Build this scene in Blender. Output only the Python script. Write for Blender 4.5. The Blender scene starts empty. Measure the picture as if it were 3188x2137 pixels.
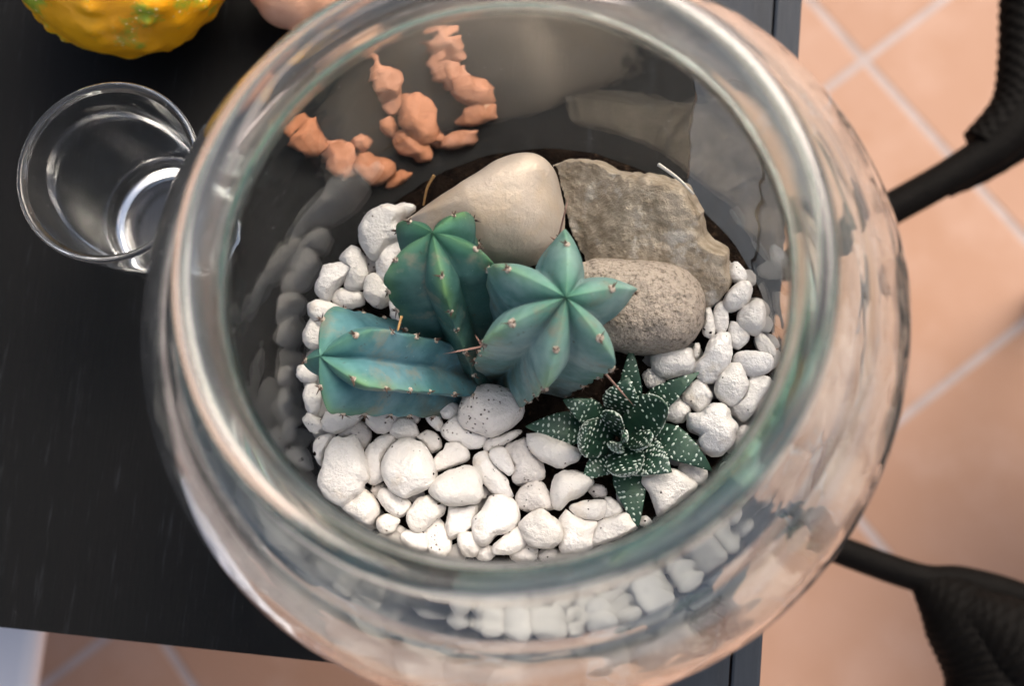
import bpy, bmesh, math, random
from mathutils import Vector, Matrix, noise
R_ = random.Random(7)
rad = math.radians
SC = bpy.context.scene
COL = SC.collection
TAU = math.tau

# ------------------------------------------------------------------ camera
CAM_H = 0.62                       # metres above the table top
FPX, CX, CY = 3985.0, 1594.0, 1068.5
_n = Vector((1922 - CX, -(1820 - CY), -FPX)).normalized()      # straight down, in camera axes
_z = -_n
_x = (Vector((1, 0, 0)) - _z * _z.x).normalized()
_y = _z.cross(_x)
C2W = Matrix((_x, _y, _z))         # rows: world axes in camera space
CAM = Vector((0, 0, CAM_H))

def P(px, py, z):
    """point of the place seen at photograph position (px, py) on the level z"""
    d = C2W @ Vector((px - CX, -(py - CY), -FPX))
    return CAM + d * ((z - CAM_H) / d.z)

cam_d = bpy.data.cameras.new('camera'); cam = bpy.data.objects.new('camera', cam_d); COL.objects.link(cam)
cam.matrix_world = Matrix.Translation(CAM) @ C2W.to_4x4()
cam_d.lens = 45; cam_d.sensor_width = 36; cam_d.clip_start = .01; cam_d.clip_end = 400
SC.camera = cam
FOC = P(1921, 1366, .066)
cam_d.dof.use_dof = True
cam_d.dof.focus_distance = (FOC - CAM).dot(-(C2W @ Vector((0, 0, 1))))
cam_d.dof.aperture_fstop = 5.6

# ------------------------------------------------------------------ light
SUN = Vector((.45, .62, 1.0)).normalized()
SUN_EL = math.asin(SUN.z); SUN_AZ = math.atan2(SUN.x, SUN.y)
W = bpy.data.worlds.new('World'); SC.world = W; W.use_nodes = True
nt = W.node_tree
sky = nt.nodes.new('ShaderNodeTexSky'); sky.sky_type = 'NISHITA'; sky.sun_disc = False
sky.sun_elevation = SUN_EL; sky.sun_rotation = SUN_AZ
sky.air_density = 1.0; sky.dust_density = 8.0; sky.ozone_density = 1.0
bg = nt.nodes['Background']; bg.inputs[1].default_value = .112
nt.links.new(sky.outputs[0], bg.inputs[0])
sd = bpy.data.lights.new('sun', 'SUN'); so = bpy.data.objects.new('sun', sd); COL.objects.link(so)
sd.energy = 1.35; sd.angle = rad(40); sd.color = (1, .91, .81)
so.rotation_euler = SUN.to_track_quat('Z', 'Y').to_euler()
so.location = (0, 0, 3)
SC.view_settings.view_transform = 'Standard'; SC.view_settings.look = 'None'
SC.view_settings.gamma = 1; SC.view_settings.exposure = 1.0
cy = SC.cycles
cy.max_bounces = 20; cy.transmission_bounces = 18; cy.glossy_bounces = 8; cy.diffuse_bounces = 5
cy.transparent_max_bounces = 16; cy.caustics_refractive = True; cy.caustics_reflective = False
cy.sample_clamp_indirect = 6; cy.blur_glossy = .3; cy.use_denoising = True

# ------------------------------------------------------------------ helpers
def mat(name, col, rough=.6, spec=.4, var=None, scale=60, bump=0, bscale=None, coat=0, trans=0, ior=1.5, var2=None, speck=None, rnd=0, detail=6, stretch=None, sss=0):
    m = bpy.data.materials.new(name); m.use_nodes = True
    t = m.node_tree; N = t.nodes; L = t.links; b = N['Principled BSDF']
    b.inputs['Roughness'].default_value = rough; b.inputs['Specular IOR Level'].default_value = spec
    b.inputs['IOR'].default_value = ior; b.inputs['Transmission Weight'].default_value = trans
    b.inputs['Coat Weight'].default_value = coat
    if sss:
        b.inputs['Subsurface Weight'].default_value = sss; b.inputs['Subsurface Radius'].default_value = (1, .6, .4); b.inputs['Subsurface Scale'].default_value = .003
    b.inputs['Base Color'].default_value = (*col, 1)
    tc = N.new('ShaderNodeTexCoord'); src = tc.outputs['Object']
    if stretch:
        mp = N.new('ShaderNodeMapping'); mp.inputs['Scale'].default_value = stretch; L.new(src, mp.inputs[0]); src = mp.outputs[0]
    oi = N.new('ShaderNodeObjectInfo')
    if rnd:
        ad = N.new('ShaderNodeVectorMath'); ad.operation = 'ADD'; L.new(src, ad.inputs[0])
        mu = N.new('ShaderNodeMath'); mu.operation = 'MULTIPLY'; mu.inputs[1].default_value = 37.0; L.new(oi.outputs['Random'], mu.inputs[0])
        L.new(mu.outputs[0], ad.inputs[1]); src = ad.outputs[0]
    cur = None
    def mix(fac, a, c2):
        x = N.new('ShaderNodeMix'); x.data_type = 'RGBA'
        L.new(fac, x.inputs[0])
        if a is None: x.inputs[6].default_value = (*col, 1)
        else: L.new(a, x.inputs[6])
        x.inputs[7].default_value = (*c2, 1)
        return x.outputs[2]
    def ramp(o, lo, hi):
        r = N.new('ShaderNodeMapRange'); r.inputs[1].default_value = lo; r.inputs[2].default_value = hi; L.new(o, r.inputs[0]); return r.outputs[0]
    def nz(sc, det=detail, off=0):
        n = N.new('ShaderNodeTexNoise'); n.inputs['Scale'].default_value = sc; n.inputs['Detail'].default_value = det; n.inputs['Roughness'].default_value = .62
        L.new(src, n.inputs['Vector']); return n.outputs['Fac']
    if rnd and rnd != 1:
        x = mix(ramp(oi.outputs['Random'], .2, 1.0), cur, rnd); cur = x
    if var: cur = mix(ramp(nz(scale), .38, .68), cur, var)
    if var2: cur = mix(ramp(nz(var2[1], 4), var2[2], var2[3]), cur, var2[0])
    if speck:                       # (colour, scale, radius, density threshold)
        v = N.new('ShaderNodeTexVoronoi'); v.inputs['Scale'].default_value = speck[1]; L.new(src, v.inputs['Vector'])
        near = ramp(v.outputs['Distance'], speck[2], speck[2] * .5)
        patch = ramp(nz(speck[1] * .12, 3), speck[3], speck[3] + .06)
        mm = N.new('ShaderNodeMath'); mm.operation = 'MULTIPLY'; L.new(near, mm.inputs[0]); L.new(patch, mm.inputs[1])
        cur = mix(mm.outputs[0], cur, speck[0])
    if cur is not None: L.new(cur, b.inputs['Base Color'])
    if bump:
        bp = N.new('ShaderNodeBump'); bp.inputs['Strength'].default_value = bump; bp.inputs['Distance'].default_value = .002
        L.new(nz(bscale or scale * 3, 5), bp.inputs['Height']); L.new(bp.outputs[0], b.inputs['Normal'])
    m['cur'] = 1
    return m

def link(name, me, m=None, parent=None, loc=None, smooth=True):
    o = bpy.data.objects.new(name, me); COL.objects.link(o)
    if m is not None and not me.materials: me.materials.append(m)
    if parent: o.parent = parent
    if loc is not None: o.location = loc
    if smooth:
        for p in me.polygons: p.use_smooth = True
    return o

def mesh(name, v, f):
    me = bpy.data.meshes.new(name); me.from_pydata([tuple(x) for x in v], [], f); me.update(); return me

def bm_obj(name, bm, m, parent=None, loc=None, smooth=True):
    me = bpy.data.meshes.new(name); bm.to_mesh(me); bm.free(); return link(name, me, m, parent, loc, smooth)

def tag(o, label, cat=None, group=None, kind=None):
    if label: o['label'] = label
    if cat: o['category'] = cat
    if group: o['group'] = group
    if kind: o['kind'] = kind
    return o

def empty(name, loc=(0, 0, 0)):
    o = bpy.data.objects.new(name, None); COL.objects.link(o); o.location = loc; o.empty_display_size = .01; return o

def tube_bm(bm, pts, rads, n=10, cap=True, wob=None):
    """a tapered tube along pts added to bm"""
    rings = []
    up = Vector((0, 0, 1))
    for i, p in enumerate(pts):
        a = pts[max(0, i - 1)]; b = pts[min(len(pts) - 1, i + 1)]
        t = (b - a).normalized()
        u = t.cross(up)
        if u.length < .05: u = t.cross(Vector((1, 0, 0)))
        u.normalize(); w = u.cross(t)
        ring = []
        for k in range(n):
            th = TAU * k / n; rr = rads[i] * (1 + (wob(i, th) if wob else 0))
            ring.append(bm.verts.new(p + (u * math.cos(th) + w * math.sin(th)) * rr))
        rings.append(ring)
    for A, B in zip(rings, rings[1:]):
        for k in range(n): bm.faces.new((A[k], A[(k + 1) % n], B[(k + 1) % n], B[k]))
    if cap:
        bm.faces.new(rings[0][::-1]); bm.faces.new(rings[-1])

def smooth_path(pts, n):
    out = []
    Q = [pts[0]] + list(pts) + [pts[-1]]
    for i in range(1, len(Q) - 2):
        p0, p1, p2, p3 = Q[i - 1], Q[i], Q[i + 1], Q[i + 2]
        for k in range(n):
            t = k / n
            out.append(.5 * ((2 * p1) + (p2 - p0) * t + (2 * p0 - 5 * p1 + 4 * p2 - p3) * t * t + (3 * p1 - p0 - 3 * p2 + p3) * t ** 3))
    out.append(pts[-1]); return out

def box_bm(bm, cx_, cy_, cz_, sx, sy, sz, bev=0, mtx=None):
    r = bmesh.ops.create_cube(bm, size=1.0)
    vs = r['verts']
    for v in vs: v.co = Vector((cx_ + v.co.x * sx, cy_ + v.co.y * sy, cz_ + v.co.z * sz))
    if bev:
        es = list({e for v in vs for e in v.link_edges})
        bv = bmesh.ops.bevel(bm, geom=es, offset=bev, segments=2, affect='EDGES', profile=.6)
    return vs

# views of the photograph used to note down positions
VIEW = {'Z1': (880, 1150, .3826), 'Z2': (1600, 1250, .3826), 'Z3': (1900, 750, .3827), 'Z4': (850, 550, .5102), 'Z5': (1600, 1060, .3826),
        'Z6': (1250, 450, .4703), 'Z7': (1350, 650, .4144), 'S': (0, 0, 1), 'H': (0, 0, 1.363)}
def S(view, x, y):
    a, b, s = VIEW[view]; return a + x * s, b + y * s
def PV(view, x, y, z):
    return P(*S(view, x, y), z)

# ------------------------------------------------------------------ materials
M_tile = mat('terracotta', (.385, .238, .172), .6, .25, (.335, .190, .122), 6, .25, 40, var2=((.395, .25, .185), 11, .48, .72), rnd=(.345, .20, .135))
M_grout = mat('grout', (.40, .34, .325), .9, .1, (.32, .27, .255), 30, .4)
M_table = mat('black_paint', (.0055, .0058, .0058), .5, .08, (.006, .006, .006), 6, .12, 60, var2=((.024, .026, .029), 34, .60, .84), stretch=(14, .9, 1), speck=((.20, .20, .21), 60, .05, .60))
M_sheen = mat('black_paint_sheen', (.016, .022, .032), .5, .2, (.011, .015, .021), 6, .12, 60, var2=((.05, .06, .075), 30, .66, .85), stretch=(9, 1, 1))  # black paint with the bluish reflected sheen put into its colour
M_glass = mat('clear_glass', (.955, .982, .970), 0, .5, trans=1, ior=1.5)
M_wall = mat('crystal_wall', (.955, .982, .970), 0, .5, trans=1, ior=1.74)
M_tumbler = mat('tumbler_glass', (.96, .98, .98), 0, .5, trans=1, ior=1.5)
M_soil = mat('soil', (.030, .019, .013), .95, .1, (.012, .008, .006), 160, 1.0, 500, var2=((.075, .045, .026), 300, .6, .7))
M_peb = mat('white_stone', (.88, .855, .825), .85, .15, (.81, .775, .735), 120, .8, 420, rnd=(.74, .705, .655), var2=((.72, .63, .51), 60, .58, .80), speck=((.14, .10, .08), 380, .22, .57))
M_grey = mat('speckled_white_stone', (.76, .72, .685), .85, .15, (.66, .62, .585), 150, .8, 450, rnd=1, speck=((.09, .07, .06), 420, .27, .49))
M_beige = mat('beige_stone', (.60, .50, .405), .7, .25, (.52, .44, .36), 50, .3, 500, var2=((.58, .44, .30), 26, .50, .70))
M_rough = mat('rough_stone', (.50, .42, .325), .9, .15, (.27, .215, .15), 120, 1.0, 300, var2=((.58, .53, .46), 80, .54, .68))
M_oval = mat('speckled_stone', (.50, .42, .345), .9, .15, (.40, .335, .275), 60, 1.0, 500, var2=((.22, .18, .14), 520, .50, .66))
M_wool = mat('areole_wool', (.60, .52, .44), .95, .05, (.20, .14, .10), 500, .6, 900)
M_spine = mat('spine', (.06, .035, .028), .6, .3, (.16, .095, .06), 200)
M_long = mat('long_spine', (.34, .19, .15), .6, .3, (.20, .12, .10), 150)
M_straw = mat('straw', (.50, .30, .12), .7, .2, (.30, .17, .07), 300)
M_leaf = mat('succulent_leaf', (.020, .062, .040), .45, .4, (.030, .085, .048), 120, .15, 600)
M_tub = mat('tubercle', (.56, .63, .56), .6, .3)
M_gourd = mat('gourd_skin', (.98, .46, .006), .42, .45, (.88, .36, .006), 25, .2, 300, var2=((.36, .44, .03), 38, .53, .63), coat=.1, speck=((.95, .70, .25), 300, .3, .5))
M_peach = mat('peach_skin', (.74, .43, .29), .6, .3, (.66, .35, .21), 40, .3, 200)
M_orange = mat('terracotta_pebble', (.40, .165, .085), .75, .2, (.26, .10, .045), 80, .5, 300, rnd=(.44, .225, .15), var2=((.8, .68, .5), 40, .66, .76))
M_rattan = mat('dark_rattan', (.0035, .003, .0026), .65, .07, (.002, .0017, .0014), 60, .5, 250)
M_white = mat('white_plastic', (.86, .83, .84), .5, .3, (.80, .77, .78), 5)

def dust_haze(m, lo, hi, scale):
    # a thin uneven film of dust plus painted haze that lifts the dark glass
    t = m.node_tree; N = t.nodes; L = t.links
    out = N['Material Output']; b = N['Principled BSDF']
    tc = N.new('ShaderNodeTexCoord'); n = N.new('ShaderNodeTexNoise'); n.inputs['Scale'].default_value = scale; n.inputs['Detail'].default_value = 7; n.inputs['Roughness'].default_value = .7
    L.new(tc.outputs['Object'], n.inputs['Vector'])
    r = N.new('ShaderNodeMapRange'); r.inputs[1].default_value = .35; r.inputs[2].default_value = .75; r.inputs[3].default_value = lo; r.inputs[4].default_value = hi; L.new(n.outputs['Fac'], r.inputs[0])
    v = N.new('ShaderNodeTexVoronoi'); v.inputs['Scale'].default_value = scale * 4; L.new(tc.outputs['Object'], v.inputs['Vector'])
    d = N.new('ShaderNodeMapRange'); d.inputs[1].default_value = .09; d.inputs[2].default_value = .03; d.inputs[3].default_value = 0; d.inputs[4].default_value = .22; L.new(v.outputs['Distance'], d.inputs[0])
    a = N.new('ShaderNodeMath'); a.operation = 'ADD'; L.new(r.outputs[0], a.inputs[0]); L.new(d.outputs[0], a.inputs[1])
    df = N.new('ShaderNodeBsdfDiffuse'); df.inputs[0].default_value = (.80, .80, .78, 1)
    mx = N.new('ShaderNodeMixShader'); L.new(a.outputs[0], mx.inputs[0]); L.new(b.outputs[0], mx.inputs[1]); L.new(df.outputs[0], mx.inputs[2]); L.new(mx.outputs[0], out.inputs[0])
dust_haze(M_glass, .003, .016, 30)
dust_haze(M_wall, .010, .038, 30)
dust_haze(M_tumbler, .003, .022, 40)  # haze painted in to grey the tumbler rim

def cactus_material(dark, light, bloom, young):
    m = bpy.data.materials.new('cactus_skin'); m.use_nodes = True
    t = m.node_tree; N = t.nodes; L = t.links; b = N['Principled BSDF']
    at = N.new('ShaderNodeAttribute'); at.attribute_name = 'pigment'
    sep = N.new('ShaderNodeSeparateColor'); L.new(at.outputs['Color'], sep.inputs[0])
    tc = N.new('ShaderNodeTexCoord')
    def nz(s, d=5):
        n = N.new('ShaderNodeTexNoise'); n.inputs['Scale'].default_value = s; n.inputs['Detail'].default_value = d; n.inputs['Roughness'].default_value = .65; L.new(tc.outputs['Object'], n.inputs['Vector']); return n.outputs['Fac']
    def rmp(o, a, c):
        r = N.new('ShaderNodeMapRange'); r.inputs[1].default_value = a; r.inputs[2].default_value = c; L.new(o, r.inputs[0]); return r.outputs[0]
    def mul(a, c):
        x = N.new('ShaderNodeMath'); x.operation = 'MULTIPLY'; x.use_clamp = True; L.new(a, x.inputs[0])
        if isinstance(c, (int, float)): x.inputs[1].default_value = c
        else: L.new(c, x.inputs[1])
        return x.outputs[0]
    def mix(f, a, c):
        x = N.new('ShaderNodeMix'); x.data_type = 'RGBA'; L.new(f, x.inputs[0])
        for k, q in ((6, a), (7, c)):
            if isinstance(q, tuple): x.inputs[k].default_value = (*q, 1)
            else: L.new(q, x.inputs[k])
        return x.outputs[2]
    c = mix(rmp(nz(60), .35, .7), dark, light)          # blue green with bloom
    c = mix(mul(rmp(nz(30, 4), .40, .66), .7), c, bloom)                  # waxy bloom patches
    c = mix(mul(sep.outputs[1], .75), c, young)                           # young green near the apex
    c = mix(mul(sep.outputs[0], rmp(nz(38), .36, .62)), c, (.17, .31, .075))            # yellow green crests
    old = mul(sep.outputs[2], rmp(nz(90), .40, .62))
    c = mix(old, c, (.10, .095, .06))                                                 # corky old skin at the foot
    c = mix(mul(rmp(nz(55, 4), .56, .68), .6), c, (.24, .215, .16))                   # dry tan scuffs
    c = mix(mul(rmp(nz(260, 3), .66, .72), .75), c, (.05, .045, .03))                 # irregular dark scars
    c = mix(mul(rmp(nz(700, 2), .70, .76), .6), c, (.30, .40, .38))                   # pale wax flecks
    L.new(c, b.inputs['Base Color'])
    b.inputs['Roughness'].default_value = .62; b.inputs['Specular IOR Level'].default_value = .22
    bp = N.new('ShaderNodeBump'); bp.inputs['Strength'].default_value = .18; bp.inputs['Distance'].default_value = .001
    L.new(nz(420), bp.inputs['Height']); L.new(bp.outputs[0], b.inputs['Normal'])
    return m
M_cactus = [cactus_material((.085, .195, .200), (.165, .285, .295), (.37, .46, .47), (.085, .23, .15)), cactus_material((.024, .085, .075), (.045, .125, .120), (.12, .21, .21), (.045, .155, .085)),
            cactus_material((.036, .122, .152), (.064, .180, .215), (.16, .285, .325), (.075, .21, .16))]

# ------------------------------------------------------------------ floor: terracotta tiles set in grout
FLOOR = CAM_H - 1.361
q0 = P(2690.7, 186, FLOOR); q1 = P(2920, 441, FLOOR)
du = (q1 - q0).normalized(); dv = Vector((-du.y, du.x, 0))
gb = bmesh.new()
for sx, sy in ((-60, -60), (60, -60), (60, 60), (-60, 60)): gb.verts.new((sx, sy, FLOOR - .0012))
gb.faces.new(gb.verts)
floor = tag(bm_obj('floor', gb, M_grout, smooth=False), 'terracotta tile floor with pale grout lines under the table', kind='structure')
TILE = .33
bm = bmesh.new(); box_bm(bm, 0, 0, 0, TILE - .0082, TILE - .0082, .012, .0022)
tile_me = bpy.data.meshes.new('tile'); bm.to_mesh(tile_me); bm.free(); tile_me.materials.append(M_tile)
rot = math.atan2(du.y, du.x)
for i in range(-7, 8):
    for j in range(-6, 10):
        c = q0 + du * (TILE * (i + .5)) + dv * (TILE * (j + .5))
        o = link('tile', tile_me, None, floor, (c.x, c.y, FLOOR - .0062 + R_.uniform(-.0003, .0003)), smooth=False)
        o.rotation_euler = (R_.uniform(-.001, .001), R_.uniform(-.001, .001), rot + R_.choice((0, 1, 2, 3)) * math.pi / 2)

# ------------------------------------------------------------------ table
ra, rb = P(2496, 30, 0), P(2367.5, 2121, 0)
ba, bb = P(36, 1929, 0), P(1144, 2108, 0)
ty = (ra - rb).normalized(); tx = Vector((ty.y, -ty.x, 0))          # tx to the right, ty away
corner = rb + ty * ((ba - rb).dot(ty) + (bb - rb).dot(ty)) * .5
TROT = math.atan2(tx.y, tx.x)
table = tag(empty('table', (corner.x, corner.y, FLOOR)), 'black painted wooden table carrying the glass bowl and tumbler', 'table')
table.rotation_euler.z = TROT
TZ = -FLOOR                                                        # table top above the floor
def tpart(name, cx_, cy_, cz_, sx, sy, sz, bev, m=M_table):
    bm = bmesh.new(); box_bm(bm, 0, 0, 0, sx, sy, sz, bev)
    return bm_obj(name, bm, m, table, (cx_, cy_, cz_), smooth=False)
TW, TL = 1.3, 1.5
E_ = .0135
BW_ = .050
tpart('tabletop', -(TW + BW_ + .0006) / 2, TL / 2, TZ - .0125, TW - BW_ - .0006, TL, .025, .0003)
tpart('edge_board', -(BW_ + E_ + .001) / 2, TL / 2, TZ - .0126, BW_ - E_ - .001, TL, .025, .0003, M_sheen)  # split off the tabletop to carry the painted bluish sheen
tpart('edge_strip', -E_ / 2, TL / 2, TZ - .0128, E_, TL, .025, .0015, M_sheen)
tpart('apron', -TW / 2, .08, TZ - .066, TW - .2, .02, .08, .001)
tpart('apron', -TW / 2, TL - .08, TZ - .066, TW - .2, .02, .08, .001)
tpart('apron', -.09, TL / 2, TZ - .066, .02, TL - .2, .08, .001)
tpart('apron', -TW + .09, TL / 2, TZ - .066, .02, TL - .2, .08, .001)
for lx, ly in ((-.11, .11), (-TW + .11, .11), (-.11, TL - .11), (-TW + .11, TL - .11)):
    tpart('leg', lx, ly, (TZ - .026) / 2, .055, .055, TZ - .026, .003)

# ------------------------------------------------------------------ glass bowl
AX = P(1554, 818, .246); AX = Vector((AX.x, AX.y, 0))
OUT = [(.0005, 0), (.060, 0), (.088, .0005), (.0985, .0035), (.1050, .0115), (.1090, .024), (.1130, .045), (.1205, .076), (.1305, .11), (.1385, .143), (.1398, .158), (.1365, .178), (.124, .200), (.108, .2125), (.0985, .2195), (.0962, .227),
       (.0978, .2345), (.1008, .2390), (.1018, .2432), (.1008, .2468), (.0978, .2482), (.0945, .2470)]
INN = [(.0915, .2425), (.0898, .234), (.0891, .226), (.0903, .219), (.0972, .2115), (.112, .2025), (.1245, .191), (.1330, .174), (.1360, .157), (.1347, .143), (.1268, .111), (.1168, .077), (.1093, .0465), (.1054, .026), (.1015, .0145), (.0945, .0085), (.080, .0065), (.050, .006), (.0005, .006)]
def wall_inside(i, t):
    a, b = Vector((*OUT[i - 1], 0)), Vector((*OUT[i + 1], 0)); d = (b - a).normalized()
    return (OUT[i][0] - d.y * t, OUT[i][1] + d.x * t)
_k = OUT.index((.0985, .2195))
INN = INN[:3] + [wall_inside(i, .0030) for i in range(_k, 4, -1)] + [(.1005, .0120), (.094, .0075), (.080, .006), (.050, .0055), (.0005, .0055)]
def catmull2(pts, n):
    vs = smooth_path([Vector((a, b, 0)) for a, b in pts], n); return [(max(v.x, 0), v.y) for v in vs]
def lathe(prof, n, wob=0, inner_from=0):
    v = []; f = []
    m = len(prof)
    for k in range(n):
        th = TAU * k / n; c, s = math.cos(th), math.sin(th)
        for i, (r, z) in enumerate(prof):
            rr = r * (1 + (wob * noise.noise(Vector((c * 3.1, s * 3.1, z * 22))) if wob else 0))
            if wob and i > inner_from and .012 < z < .235: rr *= 1 + wob * .34 * noise.noise(Vector((c * 11, s * 11, z * 95 + 7))) + wob * .14 * noise.noise(Vector((c * 30, s * 30, z * 160))) + wob * .30 * max(0, .25 - .55 * c + .8 * s) * math.exp(-((z - .125) / .045) ** 2) * noise.noise(Vector((c * 12, s * 12, z * 330)))
            v.append((rr * c, rr * s, z))
    for k in range(n):
        a, b = k * m, ((k + 1) % n) * m
        for i in range(m - 1): f.append((a + i, b + i, b + i + 1, a + i + 1))
    v.append((0, 0, prof[0][1])); v.append((0, 0, prof[-1][1]))
    i0, i1 = len(v) - 2, len(v) - 1
    for k in range(n):
        a, b = k * m, ((k + 1) % n) * m
        f.append((i0, b, a)); f.append((a + m - 1, b + m - 1, i1))
    return v, f
prof = catmull2(OUT + INN, 14)
v, f = lathe(prof, 380, .003, len(OUT) * 14)
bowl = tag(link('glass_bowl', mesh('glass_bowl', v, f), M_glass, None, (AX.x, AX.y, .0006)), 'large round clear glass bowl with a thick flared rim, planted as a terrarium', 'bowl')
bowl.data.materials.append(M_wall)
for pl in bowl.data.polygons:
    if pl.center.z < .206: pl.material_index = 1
INNER = catmull2(INN, 6)
def inner_r(z):
    best = None
    for (r0, z0), (r1, z1) in zip(INNER, INNER[1:]):
        if (z0 - z) * (z1 - z) <= 0 and z0 != z1 and z < .14: best = r0 + (r1 - r0) * (z - z0) / (z1 - z0)
    return best or .10

# ------------------------------------------------------------------ soil
FILL = .046
def soil_top(x, y):
    r = math.hypot(x, y)
    return FILL - .006 + .003 * noise.noise(Vector((x * 60, y * 60, 3))) + .0016 * noise.noise(Vector((x * 240, y * 240, 9))) + .007 * max(0, 1 - math.hypot(x - .022, y - .0) / .045)
v = []; f = []; nr, na = 40, 110
for i in range(nr + 1):
    for k in range(na):
        th = TAU * k / na; r = (inner_r(FILL - .006) - .0012) * i / nr
        x, y = r * math.cos(th), r * math.sin(th); v.append((x, y, soil_top(x, y) if i else soil_top(0, 0)))
zs = [.032, .022, .013, .008]
for z in zs:
    for k in range(na):
        th = TAU * k / na; r = inner_r(z) - (.0060 if k % 2 else .0080); v.append((r * math.cos(th), r * math.sin(th), z))
for i in range(nr + len(zs)):
    for k in range(na):
        a = i * na + k; b = i * na + (k + 1) % na; f.append((a, b, b + na, a + na))
f.append(tuple((nr + len(zs)) * na + k for k in range(na)))
soil = tag(link('soil', mesh('soil', v, f), M_soil, None, (AX.x, AX.y, 0)), 'dark brown potting soil inside the glass bowl', kind='stuff')

# ------------------------------------------------------------------ pebbles
def pebble_mesh(a, b, c, seed, sub=3, k=11.0, planes=13, rough=.06):
    rr = random.Random(seed)
    pl = []
    for _ in range(planes):
        d = Vector((rr.gauss(0, 1), rr.gauss(0, 1), rr.gauss(0, 1))).normalized(); pl.append((d, rr.uniform(.66, 1.08)))
    bm = bmesh.new(); bmesh.ops.create_icosphere(bm, subdivisions=sub, radius=1)
    off = Vector((seed * 3.17 % 50, seed * 1.31 % 50, 0))
    mx = [0, 0, 0]
    for q in bm.verts:
        n = q.co.normalized(); s = .9 ** -k * .35
        for d, h in pl:
            t = n.dot(d)
            if t > 0: s += (t / h) ** k
        r = s ** (-1 / k)
        r *= 1 + rough * 1.6 * noise.noise(n * 1.9 + off) + rough * .5 * noise.noise(n * 5 + off) + rough * .22 * noise.noise(n * 12 + off)
        q.co = n * r
        for i in range(3): mx[i] = max(mx[i], abs(q.co[i]))
    for q in bm.verts: q.co = Vector((q.co.x / mx[0] * a, q.co.y / mx[1] * b, q.co.z / mx[2] * c))
    me = bpy.data.meshes.new('pebble'); bm.to_mesh(me); bm.free(); return me

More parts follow.
